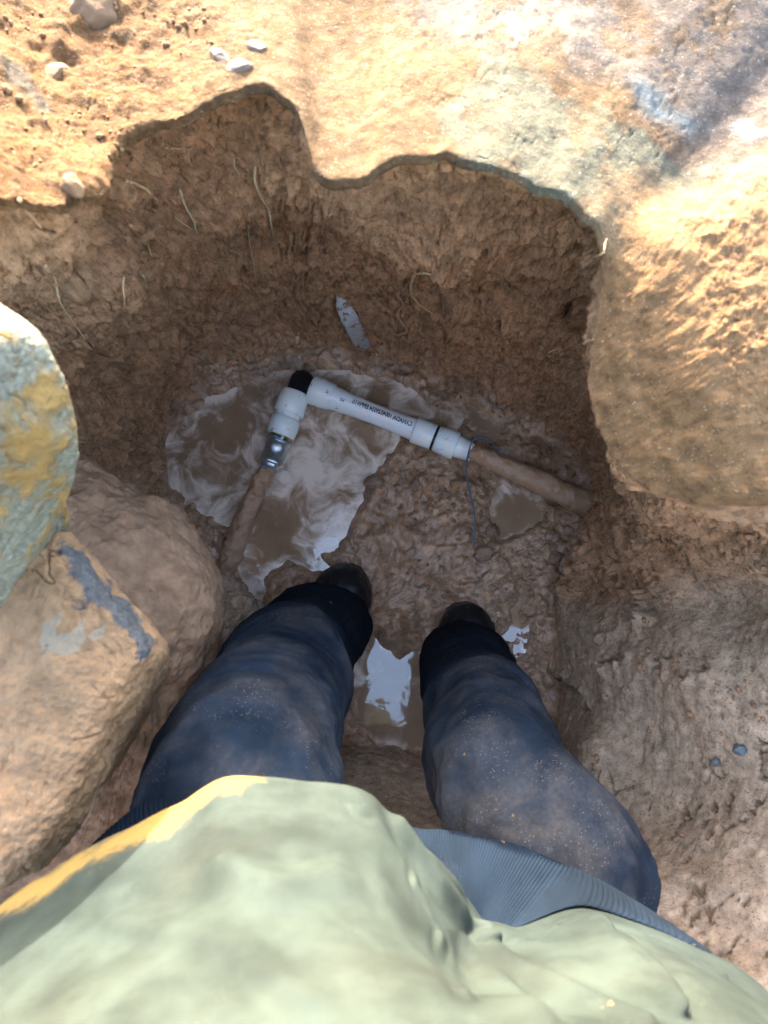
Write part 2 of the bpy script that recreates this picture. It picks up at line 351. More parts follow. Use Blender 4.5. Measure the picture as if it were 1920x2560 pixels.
def carve(pl, w_, d_, rag=.5):
    global P2
    d_ = d_*1.5; w_ = w_*1.1
    c = line3(pl); box = (np.abs(P-c.mean(0)) < (np.ptp(c, axis=0)/2+w_*4+.01)).all(1) & (kk < 7.3)
    idx = np.nonzero(box)[0]; q = P[idx]; q2 = q+np.stack([perlin(q*55+1), perlin(q*55+7), perlin(q*55+13)], 1)*.010*rag*2
    d = seg_dist(q2, c); P2[idx] -= N[idx]*(np.exp(-(d/w_)**2)*d_)[:, None]
    k_ = np.argmin(((q[:, None, :]-crom(c, 24)[None])**2).sum(2), 1); ab = q[:, 2] > crom(c, 24)[k_, 2]
    P2[idx] += N[idx]*(ab*np.exp(-((d-w_*1.7)/(w_*1.5))**2)*min(abs(d_), .04)*.45*np.sign(d_))[:, None]
def bulge(px, py, rad, amp, zs=1.):
    global P2
    c, _ = hit0(px, py); d = P-c; d[:, 2] *= zs; d2 = (d**2).sum(1); idx = np.nonzero((d2 < (3*rad)**2) & ((kk < 7.0) | (kk > 9.0)))[0]
    dirn = N[idx]; P2[idx] += dirn*(np.exp(-d2[idx]/rad**2)*amp*np.where(kk[idx] < 9, 1-sstep(6.0, 7.0, kk[idx]), sstep(9, 10.5, kk[idx])))[:, None]
bulge(1120, 600, .14, .04); bulge(1330, 820, .10, .035); bulge(240, 650, .05, .05); bulge(80, 580, .05, .04); bulge(560, 520, .09, .02)
bulge(430, 720, .06, .03); bulge(230, 800, .06, .03); bulge(700, 830, .08, -.03); bulge(520, 880, .10, -.04); bulge(300, 960, .09, -.02); bulge(900, 820, .1, .015)
bulge(1640, 1050, .07, .05); bulge(1700, 900, .09, .03); bulge(1440, 1230, .035, .03); bulge(1430, 1480, .03, .02)
bulge(1580, 1480, .05, -.015); bulge(1750, 1700, .09, .02); bulge(1500, 1900, .06, .03); bulge(1650, 2000, .1, -.02)
for pl, w_, d_, *rg_ in (
    ([(772,470),(776,540),(765,600),(772,660),(745,690),(700,700),(640,735)], .008, .016, 1.3), ([(1442,520),(1462,560),(1456,620),(1466,650)], .007, .035),
    ([(1155,742),(1205,775),(1262,818)], .008, .026), ([(1250,728),(1278,756),(1290,792)], .006, .022), ([(1418,700),(1430,745),(1425,790)], .006, .025),
    ([(1345,775),(1395,795),(1430,830)], .006, .022), ([(1318,655),(1345,668),(1380,672)], .008, .022), ([(1420,830),(1440,850)], .006, .02),
    ([(330,890),(400,855),(470,825),(560,815),(640,800),(700,765),(760,745)], .014, .04), ([(230,880),(320,835),(360,800)], .012, .03),
    ([(1060,845),(1150,905),(1250,965),(1350,1045),(1480,1115)], .020, .045), ([(1075,405),(1130,412),(1185,430)], .012, .05), ([(782,425),(790,455)], .008, .04),
    ([(150,620),(200,600),(290,565)], .007, .022), ([(230,500),(300,560),(360,620)], .008, .010), ([(1230,560),(1244,590)], .006, .016),
    ([(250,700),(330,720),(420,700)], .012, .03), ([(440,800),(500,770)], .008, .02), ([(850,560),(930,575),(1010,570)], .006, .012), ([(590,640),(640,690)], .007, .02),
    ([(1100,480),(1150,500),(1190,490)], .006, .016), ([(1000,640),(1040,670),(1060,665)], .007, .02), ([(1250,470),(1300,490),(1350,520)], .006, .02),
    ([(1440,1290),(1400,1370),(1405,1400)], .007, .022), ([(1600,1480),(1612,1540),(1605,1560)], .009, -.018), ([(1500,1660),(1560,1640)], .005, .014), ([(1380,1690),(1450,1740)], .006, .02),
    ([(1720,1420),(1755,1405)], .004, .012), ([(1520,1260),(1517,1400),(1525,1560)], .008, .012), ([(1720,1700),(1790,1670)], .004, .012), ([(1700,990),(1712,1010),(1700,1040)], .005, .02)):
    carve(pl, w_, d_, *rg_)
# floor: pools and wet mud
POOLS = [[(412,1165),(418,1110),(470,1050),(560,985),(650,955),(720,940),(770,945),(800,925),(900,945),(1000,965),(1080,1020),(1170,1035),(1120,1085),(990,1075),(985,1120),(935,1150),(900,1190),(905,1250),
          (860,1330),(800,1385),(850,1420),(780,1425),(720,1395),(650,1440),(655,1500),(620,1470),(598,1400),(620,1330),(560,1300),(500,1262),(430,1215)],
         [(1235,1262),(1260,1225),(1310,1235),(1350,1275),(1310,1335),(1250,1335)], [(905,1650),(935,1600),(1000,1650),(1062,1625),(1075,1700),(1075,1870),(1010,1862),(945,1850),(890,1800)],
         [(1235,1530),(1270,1560),(1300,1500),(1318,1430),(1340,1540),(1310,1650),(1262,1600)], [(1180,1020),(1230,1060),(1220,1080),(1170,1060)]]
fi = np.nonzero(kk < 4.2)[0]; q = P[fi]; qn = q+np.stack([fbm(q, 15, 3, .45, off=2.), fbm(q, 15, 3, .45, off=5.), q[:, 0]*0], 1)*.010
sdm = np.full(len(fi), -9.)
for pl in POOLS: sdm = np.maximum(sdm, poly_sd(qn, [W(x, y, 0) for x, y in pl]))
lump = fbm(q, 19, 4, .6, off=40.); lb = (np.abs(perlin(q*31+3))+.5*np.abs(perlin(q*64+3)))
hz = .0045+fbm(q, 11, 3, off=40.)*.009+np.maximum(perlin(q*19+1.)-.08, 0)*.022+np.maximum(perlin(q*47+9.)-.16, 0)*.016+lump*.003+np.sqrt(np.maximum(perlin(q*40+2.)-.1, 0))*.008+fbm(q, 120, 3, .6, off=44.)*.0013
for (x, y, r_, a_) in ((960,1560,.05,.035),(1010,1480,.07,.012),(1190,1230,.03,.022),(1150,1310,.05,.018),(900,1330,.05,.012),(1080,1400,.08,.01),(940,1230,.022,.016),(1045,1210,.018,.014),(1330,1150,.05,.03),(1010,1130,.03,.012),(1250,1440,.06,.012),(760,1470,.06,.02),(700,1560,.06,.03)):
    c = W(x, y, 0); hz += a_*np.exp(-((q[:, :2]-c[:2])**2).sum(1)/r_**2)
pool = sstep(-.026, .012, sdm); hz = hz*(1-pool)+(-.012)*pool+.0035*pool*(1-pool)*4*fbm(q, 45, 3, off=47.)
for pl_ in ([(1165,1125),(1240,1165),(1330,1205),(1420,1240)],):
    c = np.array([W(x, y, 0) for x, y in pl_]); dd_ = seg_dist(q*np.array([1, 1, 0]), c); hz = hz*(1-.95*np.exp(-(dd_/.04)**2))
c3 = np.exp(-np.clip(-poly_sd(q, [W(x, y, 0) for x, y in POOLS[3]]), 0, 1)/.02); hz = hz+c3*(.0095+fbm(q, 38, 3, .6, off=90.)*.014)
wgt = 1-sstep(2.4, 3.6, kk[fi]+.35*fbm(q, 12, 3, off=77.)); P2[fi, 2] = P2[fi, 2]*(1-wgt)+(hz+sstep(2.7, 4.2, kk[fi])*.10)*wgt
G2 = P2.reshape(G.shape)
# soil colour: shaded pit lightened, sunlit crust darkened to even out the light
n1 = fbm(P, 6, 4, off=101.)[:, None]; n2 = fbm(P, 20, 4, .6, off=111.)[:, None]; n3 = fbm(P, 3, 3, off=121.)[:, None]
C = lambda *a: np.array(a)[None, :]
col = C(.37, .20, .10)*(1+.22*n1+.18*n2)
red = sstep(-.1, .5, n3)*.35; col = col*(1-red)+C(.34, .15, .07)*red
grey = wallR[:, None]*.9*(1-np.clip((P[:, 1:2]-.25)*5, 0, 1)); col = col*(1-grey)+C(.43, .30, .195)*(1+.12*n1+.10*n2)*grey
lowr = (wallL*(1-sstep(3.8, 5.0, kkn)))[:, None]*.6; col = col*(1-lowr)+C(.42, .22, .115)*lowr  # lower wall painted paler to make up for the deep shade there
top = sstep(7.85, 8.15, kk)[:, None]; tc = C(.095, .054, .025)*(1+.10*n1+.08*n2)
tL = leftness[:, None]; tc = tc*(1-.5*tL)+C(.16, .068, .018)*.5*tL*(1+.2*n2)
def crust_patch(poly, soft, z=1.0, wob=.02):
    qq = P+np.stack([fbm(P, 13, 3, off=131.), fbm(P, 13, 3, off=141.), P[:, 0]*0], 1)*wob
    return sstep(-soft, soft, poly_sd(qq, [W(x, y, z) for x, y in poly]))[:, None]*top
ol = crust_patch([(1240,90),(1330,110),(1400,200),(1560,230),(1750,290),(1920,300),(2100,320),(2100,520),(1750,580),(1560,560),(1420,520),(1280,440),(1120,380),(1070,340),(1100,240),(1180,200)], .006, wob=.022)*(1-.55*sstep(.12, .4, n2))
tc = tc*(1-ol*.9)+C(.080, .078, .054)*ol*.9
gb = np.maximum(crust_patch([(1000,-200),(1020,30),(1250,60),(1330,110),(1500,120),(1680,200),(1800,300),(1950,340),(2300,300),(2300,-300)], .03), 0)*(1-.7*sstep(.0, .35, n2))
tc = tc*(1-gb*.8)+C(.095, .075, .062)*gb*.8  # greyish wet film, with its sky reflection put into the colour
pw = crust_patch([(1575,150),(1620,135),(1690,140),(1720,170),(1800,180),(1820,230),(1780,240),(1700,225),(1640,220),(1590,190)], .012, wob=.02)
pw2 = crust_patch([(1870,230),(1940,200),(1990,260),(1930,280)], .003); pwx = np.maximum(pw, pw2)
tc = tc*(1-pwx)+C(.092, .096, .092)*pwx  # blue-grey of the sky reflected in wet clay, painted in
lmp = crust_patch([(1480,600),(1560,600),(1700,640),(2000,700),(2600,700),(2600,1500),(1400,1500),(1400,800)], .03, .85)
tc = tc*(1-lmp*.8)+C(.20, .105, .044)*(1+.12*n1+.1*n2)*lmp*.8  # wall clay tint, its colour brightened to offset the grazing sun
slate = crust_patch([(40,190),(90,185),(130,260),(160,320),(130,340),(70,270)], .004, wob=.012); tc = tc*(1-slate)+C(.075, .06, .045)*slate
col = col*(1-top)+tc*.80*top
spk = crust_patch([(1120,-80),(1130,60),(1250,110),(1330,60),(1460,90),(1600,60),(1600,-80)], .02)
wet = floorw*.95+spk[:, 0]*.12+.05*topw*(1-leftness)+wallL*(1-sstep(3.5, 4.6, kkn))*.5+(gb[:, 0]*.08+pwx[:, 0]*.2)*topw
wf = floorw[:, None]; col = col*(1-wf)+C(.36, .212, .122)*(1+.25*n2+.12*n1)*wf
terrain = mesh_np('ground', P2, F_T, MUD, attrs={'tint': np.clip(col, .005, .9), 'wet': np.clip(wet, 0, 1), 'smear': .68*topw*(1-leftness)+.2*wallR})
tag(terrain, 'orange brown clay ground with the pit dug into it', kind='structure')
hit = hitter(coarse_bvh(G2, 2))
print('terrain done')
# ------------------------------------------------------------------ water in the pit
nx = 520; xs = np.linspace(-.6, .5, nx); ys = np.linspace(-.24, .66, nx); X, Y = np.meshgrid(xs, ys)
WP = np.stack([X.ravel(), Y.ravel(), X.ravel()*0], 1); wq = WP+np.stack([fbm(WP, 15, 3, .45, off=2.), fbm(WP, 15, 3, .45, off=5.), X.ravel()*0], 1)*.010
sd = poly_sd(wq, [W(x, y, 0) for x, y in POOLS[0]]); sdo = np.full(len(WP), -9.)
for pl in POOLS[1:]: sdo = np.maximum(sdo, poly_sd(wq, [W(x, y, 0) for x, y in pl]))
foam = .35+.45*np.exp(-np.clip(sd, 0, 1)/.022)
cf = W(760, 1170, 0); foam += .65*np.exp(-(((WP-cf)**2).sum(1))/.13**2)
cf = W(560, 1060, 0); foam -= .25*np.exp(-(((WP-cf)**2).sum(1))/.05**2)
cf = W(700, 1330, 0); foam -= .4*np.exp(-(((WP-cf)**2).sum(1))/.06**2)
foam = np.where(WP[:, 1] < W(960, 1580, 0)[1], .2, foam)
foam = np.where((sdo > sd) & (sdo > -.05), .12+.35*np.exp(-np.clip(sdo, 0, 1)/.006), foam)
WP[:, 2] = 0.0
rr_ = np.hypot(WP[:, 0]-CX, WP[:, 1]-CY); ra_ = np.interp(np.mod(np.arctan2(WP[:, 1]-CY, WP[:, 0]-CX), 2*math.pi), PHI, rA)
wfc = grid_faces(nx, nx, False); keep = (rr_ < ra_+.03)[wfc].all(1)
water = mesh_np('water', WP, wfc[keep], WATER, attrs={'foam': np.clip(foam, 0, 1.2)}); tag(water, 'milky brown water with pale foam lying in the pit', kind='structure')

# ------------------------------------------------------------------ plumbing
pipe = bpy.data.objects.new('water_pipe', None); COL.objects.link(pipe)
tag(pipe, 'white plastic repair pipe with black elbow joined to two muddy old pipes', 'pipe')
ZP = .045
def wl(pts, z=ZP): return [W(x, y, zz) for x, y, zz in [(p[0], p[1], p[2] if len(p) > 2 else z) for p in pts]]
elb = W(758, 957, ZP+.004)
A0 = W(782, 975, ZP+.004); A1 = W(1165, 1125, ZP-.004); dA = A1-A0; LA = np.linalg.norm(dA); dA /= LA
B0 = W(738, 985, ZP+.004); B1 = W(672, 1172, ZP-.012); dB = B1-B0; LB = np.linalg.norm(dB); dB /= LB
mm = .001
def part(name, vf, mat, par): 
    o = mesh_np(name, vf[0], vf[1], mat, par); return o
def axis_t(px, py, O, d, z=ZP): return float((W(px, py, z)-O)@d)
r_p = .0185; r_c = .0255
SC = 1.15
_lathe = lathe
def lathe(prof, o_, d_, seg=48): return _lathe([(a_, b_*SC) for a_, b_ in prof], o_, d_, seg)
# elbow: quarter bend between the two arms
mid = elb+np.array([-.004, .006, .0])
arc = [B0+dB*.012, B0-dB*.008, mid+(dB*-.002), A0-dA*.008, A0+dA*.012]
part('elbow', tube(arc, [.019, .0205, .0215, .0205, .019], 32, 30), BLACKP, pipe)
tA = lambda x, y: axis_t(x, y, A0, dA)
c1 = tA(830, 998); c2 = tA(1035, 1085)-.004; c3 = tA(1090, 1100)-.006; c4 = tA(1140, 1117)
def nut(t0, t1, ra, rb, O, d, flare=.0012): return lathe([(t0, .012), (t0, ra*.93), (t0+.003, ra), (t0+(t1-t0)*.5, (ra+rb)/2+flare), (t1-.002, rb), (t1, rb*.96), (t1, .012)], O, d)
part('compression_nut', nut(-.004, c1, .0275, .0245, A0, dA), PVC2, pipe)
mainp = part('plastic_pipe', lathe([(c1-.004, .0225), (c1+.004, .0222), (c1+.05, .0195), (c1+.09, r_p), (c2-.05, r_p), (c2-.02, .0195), (c2+.01, .0205)], A0, dA, 64), PVC, pipe)
part('coupling_body', lathe([(c2, .015), (c2, .0235), (c2+.002, .0245), (c3-.002, .0235), (c3, .022)], A0, dA), PVC2, pipe)
part('rubber_ring', lathe([(c3-.001, .015), (c3-.001, .0232), (c3+.0015, .0245), (c3+.004, .0232), (c3+.004, .015)], A0, dA), BLACKP, pipe)
part('compression_nut', nut(c3+.004, c4, .0235, .0262, A0, dA), PVC2, pipe)
part('tapered_insert', lathe([(c4-.002, .0195), (c4+.003, .0205), (c4+.03, .0175), (c4+.036, .0165)], A0, dA), PVC2, pipe)
# writing printed along the pipe, read from the far side
def wrap_text(body, size, O, d, t_start, rad, phi, par, name='printed_text', mat=None, ext=.00015, squash=1.):
    cu = bpy.data.curves.new(name, 'FONT'); cu.body = body; cu.size = size; cu.extrude = 0; cu.offset = size*.022; cu.resolution_u = 3
    o = bpy.data.objects.new('tmp_text', cu); COL.objects.link(o); bpy.context.view_layer.update()
    me = bpy.data.meshes.new_from_object(o.evaluated_get(bpy.context.evaluated_depsgraph_get())); COL.objects.unlink(o); bpy.data.objects.remove(o)
    bm = bmesh.new(); bm.from_mesh(me); bmesh.ops.triangulate(bm, faces=bm.faces)
    d = Vector(d); up = Vector((0, 0, 1)); upn = (up-d*up.dot(d)).normalized(); side = upn.cross(d)   # side: image down for d to the right
    O = Vector(O)
    for v in bm.verts:
        t = t_start-v.co.x*squash; a = phi+v.co.y/rad
        v.co = O+d*t+(upn*math.cos(a)+side*math.sin(a))*(rad*SC+ext)
    m2 = bpy.data.meshes.new(name); bm.to_mesh(m2); bm.free(); m2.materials.append(mat or INK)
    q = bpy.data.objects.new(name, m2); COL.objects.link(q); q.parent = par; return q
sgn = 1 if (Vector((0, 0, 1)).cross(Vector(dA))).y < 0 else -1
wrap_text('CANADA 1004529554 EPPW101  M', .0125, A0, dA, c2-.006, .0199, sgn*.12, mainp, squash=.80)
wrap_text('NSF-pw', .008, A0, dA, c1+.030, .0212, sgn*.32, mainp)
# left arm
tB = lambda x, y: axis_t(x, y, B0, dB)
b1 = tB(722, 1040); b2 = b1+.007; b3 = tB(697, 1088); b4 = b3+.009; b5 = b4+.054
part('compression_nut', nut(-.004, b1-.004, .0255, .0285, B0, dB), PVC2, pipe)
cb = part('coupling_body', lathe([(b1-.006, .0225), (b2+.002, .0225)], B0, dB), PVC, pipe)
part('compression_nut', nut(b2-.001, b3, .027, .026, B0, dB), PVC2, pipe)
part('brass_adapter', lathe([(b3-.001, .012), (b3-.001, .0235), (b3+.002, .0235), (b3+.003, .018), (b4+.003, .018)], B0, dB, 6), BRASS, pipe)
gal = part('galvanised_coupling', lathe([(b4, .014), (b4, .0215), (b4+.002, .0235), (b4+.006, .0235), (b4+.008, .0205), (b5-.012, .0205), (b5-.010, .0235), (b5-.003, .0240), (b5, .0225), (b5, .012)], B0, dB), ZINC, pipe)
wrap_text('SSPH', .007, B0, dB, b4+.006, .0236, .3, gal, 'embossed_text', ZINC, .0006)
ribs = []
for i in range(26):
    a = i/26*2*math.pi; u = np.cross(dB, [0, 0, 1.]); u /= np.linalg.norm(u); v = np.cross(u, dB); e = u*math.cos(a)+v*math.sin(a)
    ribs.append(tube([B0+dB*(b5-.0095)+e*.0236, B0+dB*(b5-.0035)+e*.0241], .0008, 5))
part('grip_ribs', join(ribs), ZINC, gal)
part('sealant_ring', tube([B0+dB*(b4-.002)+np.array([0, 0, 0]), B0+dB*(b4+.001)], .0205, 24, rough=.004), TAPE, pipe)
part('threaded_neck', lathe([(b5, .018), (b5+.008, .0175), (b5+.009, .0165)], B0, dB), ZINC, pipe)
part('sealant_ring', tube([B0+dB*(b5+.006), B0+dB*(b5+.010)], .0188, 24, rough=.003, seed=3), TAPE, pipe)
e1 = B0+dB*(b5+.006)
part('old_pipe', tube([e1, W(640, 1230, .022), W(600, 1330, .012), W(560, 1440, .0), W(530, 1520, -.02)], [.0168, .019, .0215, .023, .025], 40, 120, rough=.006), OLDP, pipe)
e2 = A0+dA*(c4+.03)
part('old_pipe', tube([e2, W(1215, 1145, .052), W(1280, 1173, .052), W(1350, 1205, .052), W(1420, 1238, .042), W(1500, 1275, .035)], [.0178, .0205, .022, .0235, .026, .028], 40, 120, rough=.0035, seed=9), OLDP, pipe)
# tracer wire
wp = [W(1245,1130,.06), W(1225,1100,.085), W(1200,1092,.10), W(1180,1105,.095), W(1170,1140,.075), W(1165,1175,.055), W(1172,1220,.045), W(1185,1280,.045), W(1187,1330,.042), W(1183,1370,.036)]
wire = mesh_np('tracer_wire', *tube(wp, .0019, 10, 90, rough=.0006), WIREM); tag(wire, 'thin blue wire looped over the muddy right end of the pipe', 'wire')
# ------------------------------------------------------------------ metal strip in the wall
sp = [hit(*p) for p in [(845, 735), (878, 800), (910, 868)]]
nz = sp[1][1]; tpts = [sp[0][0]-nz*.004, sp[1][0]+nz*.012, sp[2][0]+nz*.010]
ax = crom(tpts, 40); T = ax[-1]-ax[0]; T /= np.linalg.norm(T); sdv = np.cross(T, nz); sdv /= np.linalg.norm(sdv)
tt = np.linspace(0, 1, 40); wd = .0155*np.interp(tt, [0, .18, .3, .8, .97, 1], [.15, .85, 1, 1.05, 1.0, .6])*(1+.06*np.sin(tt*31))
u_ = np.linspace(-1, 1, 13); Gs = ax[:, None, :]+sdv*(wd[:, None, None]*u_[None, :, None])
nn = -np.cross(T, sdv); nn = nn if nn@nz > 0 else -nn
hb = fbm(Gs.reshape(-1, 3), 90, 3).reshape(40, 13)*.0016+(1-u_**2)*.0025
Gt = Gs+nn*hb[:, :, None]; Gb = Gs-nn*.0012
V = np.vstack([Gt.reshape(-1, 3), Gb.reshape(-1, 3)]); f1 = grid_faces(40, 13, False); ed = [i*13 for i in range(40)]+[39*13+j for j in range(1, 13)]+[i*13+12 for i in range(38, -1, -1)]+[j for j in range(11, 0, -1)]
fe = np.array([[a, b, b+520, a+520] for a, b in zip(ed, ed[1:]+ed[:1])])
strip = mesh_np('metal_strip', V, np.vstack([f1, f1[:, ::-1]+520, fe]), STRIP); tag(strip, 'short grey muddy strip sticking out of the far pit wall above the white pipe', 'strip')
# ------------------------------------------------------------------ roots
def root_vf(pl, r0, lift=.004, n=None):
    pts = []; m = len(pl)
    for i, (x, y) in enumerate(pl):
        p, nr = hit(x, y); pts.append((p+nr*(lift*(1 if 0 < i < m-1 else .2)+.002)))
    k = n or 14*m; q = crom(pts, k); j = fbm(q, 90, 2, off=pl[0][0])*.0015; q = q+np.stack([j, -j, j*.5], 1)
    return tube(q, np.linspace(r0, r0*.55, k), 7)
ROOTS = [
 ([(312,451),(347,463),(370,480),(390,498)], .0017, 0, 'pale bent root just below the crust at the upper left of the pit wall'),
 ([(448,472),(463,503),(480,544),(492,573),(508,612)], .0015, 1, 'long straight root crossing over a thinner one on the left pit wall'),
 ([(437,538),(480,564),(521,590),(602,637)], .0010, 1, 'thin root slanting down to the right beneath the root that crosses it'),
 ([(634,411),(651,463),(663,521),(668,556),(680,587)], .0017, 1, 'long upright root under the highest arch of the crust'),
 ([(625,532),(613,579),(619,613),(628,648),(643,694)], .0012, 1, 'wavy thin root hanging left of the dark vertical seam in the wall'),
 ([(110,657),(136,694),(156,741),(179,787),(211,845)], .0013, 1, 'long pale root hanging alone above the mud-smeared sunlit boulder'),
 ([(324,561),(353,590),(376,613),(379,634)], .0022, 0, 'thick brown root with a hooked tip beside the bulging clay lump'),
 ([(590,393),(596,412),(602,434)], .0010, 1, 'very short upright root beside the top of the long upright root'),
 ([(344,677),(350,700),(365,718)], .0011, 1, 'short curved root hanging under the thick hooked root'),
 ([(304,689),(307,735),(317,775)], .0013, 0, 'dull brown straight root hanging below the bulging clay lump'),
 ([(544,770),(579,781),(616,796)], .0010, 1, 'nearly level fine root low on the wall, left of the grey strip'),
 ([(49,498),(75,532),(98,564)], .0018, 0, 'orange-brown root under the crust at the far left edge'),
 ([(411,370),(440,365),(480,370)], .0010, 0, 'level reddish root high under the left arch of the crust'),
 ([(1371,880),(1405,868),(1443,851)], .0015, 1, 'straight pale root lying low on the right of the far wall'),
 ([(1342,744),(1355,760),(1368,775)], .0012, 1, 'short pale root slanting beside the cracks on the right of the far wall'),
 ([(1487,645),(1507,625),(1515,596)], .0010, 0, 'fine curved root under the right end of the crust'),
 ([(1249,819),(1270,814),(1290,812)], .0009, 1, 'tiny level root at the foot of the curved cracks'),
 ([(1463,856),(1475,851),(1484,848)], .0009, 1, 'tiny root at the corner of the wall beside the orange clay lump'),
 ([(691,886),(754,883),(799,893)], .0013, 0, 'level brown root at the foot of the wall just behind the black elbow'),
 ([(533,946),(558,943),(577,953),(580,965)], .0011, 0, 'small hooked root at the far edge of the milky water')]
for pl, r0, mt, lab in ROOTS:
    o = mesh_np('root', *root_vf(pl, r0*1.05), ROOTP if mt else ROOTM); tag(o, lab, 'root', 'roots sticking out of the pit wall')
main = root_vf([(1034,680),(1013,707),(1000,730),(1001,755),(1005,785),(1015,815),(1007,827),(993,834)], .0036, .007)
ro = mesh_np('root', *main, simple('thick_root_bark', (.36, .20, .11), .75, bsc=300, bd=.0015)); tag(ro, 'thickest root, forked, hanging from the far wall right of the grey strip', 'root', 'roots sticking out of the pit wall')
mesh_np('branch', *root_vf([(1034,684),(1028,703),(1030,730),(1040,743),(1057,760),(1083,782)], .0026, .004), ROOTM, ro)
mesh_np('branch', *root_vf([(1034,680),(1064,677),(1083,684)], .0022, .004), ROOTM, ro)
# ------------------------------------------------------------------ stones
def stone(px, py, sx, sy, sz, mat, lab, rot=0., sink=.35, name='stone', grp='small stones', seed=0, n=5):
    p, nr = hit(px, py); bm = bmesh.new(); bmesh.ops.create_icosphere(bm, subdivisions=n, radius=1)
    V = np.array([v.co[:] for v in bm.verts]); F = np.array([[v.index for v in f.verts] for f in bm.faces]); bm.free()
    rs = np.random.RandomState(seed+5)
    for _ in range(9):
        d = rs.normal(size=3); d /= np.linalg.norm(d); h = rs.uniform(.62, .85); s = V@d; V -= np.maximum(s-h, 0)[:, None]*d*.9
    V *= (1+.10*fbm(V, 1.6, 3, off=seed)[:, None]); V *= np.array([sx, sy, sz]); c, s_ = math.cos(rot), math.sin(rot)
    V = V@np.array([[c, s_, 0], [-s_, c, 0], [0, 0, 1]]); q = Vector((0, 0, 1)).rotation_difference(Vector(nr)); M = np.array(q.to_matrix())
    V = V@M.T+p+nr*sz*(1-2*sink)
    o = mesh_np(name, V, F, mat); return tag(o, lab, 'stone', grp)
stone(1850, 1872, .011, .010, .009, BLUEST, 'bluish stone half buried in the right bank, the larger of two side by side', .4, seed=1)
stone(1790, 1904, .009, .006, .006, BLUEST, 'small slanted bluish stone just left of and below the larger bluish one', .7, seed=2)
for i, (x, y, a, b, rt, lab) in enumerate([
    (552,140,.015,.010,-.6,'pale flat stone on the sunlit crust, leftmost of the three near each other'), (598,165,.013,.011,.2,'rounded pale stone touching the pale flat one on the crust'),
    (643,115,.011,.007,-.5,'small oval stone right of the pair on the sunlit crust'), (235,15,.028,.026,.5,'large rounded clay-coated stone at the top edge on the left'),
    (145,180,.012,.011,.2,'clay-coated stone on the lumpy left crust'), (180,465,.010,.011,0,'grey clay-coated stone at the low left brink of the crust')]):
    stone(x, y, a, b, min(a, b)*.6, CLAYST if 'clay' in lab else PALEST, lab, rt, seed=10+i, grp='stones on the sunlit crust', sink=.68, n=4)
# clods on the muddy floor and ledges
def clod(px, py, s, lab, i):
    o = stone(px, py, s, s*.85, s*.7, CLODM, lab, i, .4, 'clay_clod', 'clods of clay in the pit', seed=40+i, n=5); o['category'] = 'clod'
t = NT('wet_clay'); CLODM = t.fin(t.mix(t.ramp(t.noise(50, 6, .65), .3, .7), (.20, .12, .075), (.34, .205, .125)), .45, t.bump(t.noise(110, 6, .7), .006, .9))
for i, (x, y, s, lab) in enumerate([(935,1210,.022,'oval wet clod standing in the shallow water left of the bubbles'), (1040,1212,.014,'round wet clod among the bubbles below the white pipe'),
    (1000,1205,.011,'small wet clod between the oval clod and the round one'), (1110,1235,.012,'small wet clod left of the hanging blue wire'),
    (1230,1330,.020,'dark purple-brown clod right of the blue wire end'), (1210,1385,.024,'broken clod at the foot of the blue wire'), (1390,1395,.018,'clod lying at the foot of the right bank'),
    (1500,1600,.016,'clod on the right bank level with the toes')]): clod(x, y, s, lab, i)

# crumbs of soil lying about
def crumbs(name, mat, n, boxes, lab, smin, smax, seed, zr):
    rs = np.random.RandomState(seed); bm = bmesh.new(); bmesh.ops.create_icosphere(bm, subdivisions=2, radius=1)
    V0 = np.array([v.co[:] for v in bm.verts]); F0 = np.array([[v.index for v in f.verts] for f in bm.faces]); bm.free(); out = []; k = 0
    while k < n:
        x0, y0, x1, y1 = boxes[rs.randint(len(boxes))]; cx_, cy_ = rs.uniform(x0, x1), rs.uniform(y0, y1)
        for _ in range(rs.randint(1, 7)):
            p, nr = hit(cx_+rs.normal()*28, cy_+rs.normal()*22); k += 1
            if not zr[0] < p[2] < zr[1]: continue
            r = smin*(smax/smin)**(rs.uniform()**2.2); V = V0*(1+.35*fbm(V0, 1.3, 2, off=rs.uniform(0, 99))[:, None])*rs.uniform(.6, 1.2, 3)*r
            out.append((V+p+nr*r*.35, F0))
    o = mesh_np(name, *join(out), mat); return tag(o, lab, kind='stuff')
DRYM = (lambda t: t.fin(t.mix(t.ramp(t.noise(80, 4), .3, .7), (.13, .062, .020), (.17, .09, .035)), .9, t.bump(t.noise(200, 5, .7), .003, .8)))(NT('dry_crumb'))
BRNM = (lambda t: t.fin(t.mix(t.ramp(t.noise(80, 4), .3, .7), (.20, .105, .05), (.34, .18, .09)), .85, t.bump(t.noise(200, 5, .7), .003, .8)))(NT('brown_crumb'))
crumbs('soil_crumbs', DRYM, 130, [(0, 0, 500, 400)], 'fine orange crumbs of clay on the lumpy left part of the sunlit crust', .001, .0032, 5, (.8, 1.4))
crumbs('soil_crumbs', BRNM, 1300, [(1350, 1250, 1900, 2200), (300, 600, 1400, 950), (950, 1180, 1420, 1500), (1100, 900, 1450, 1250)], 'brown crumbs of clay on the pit walls and floor', .0010, .0055, 6, (.0, .75))
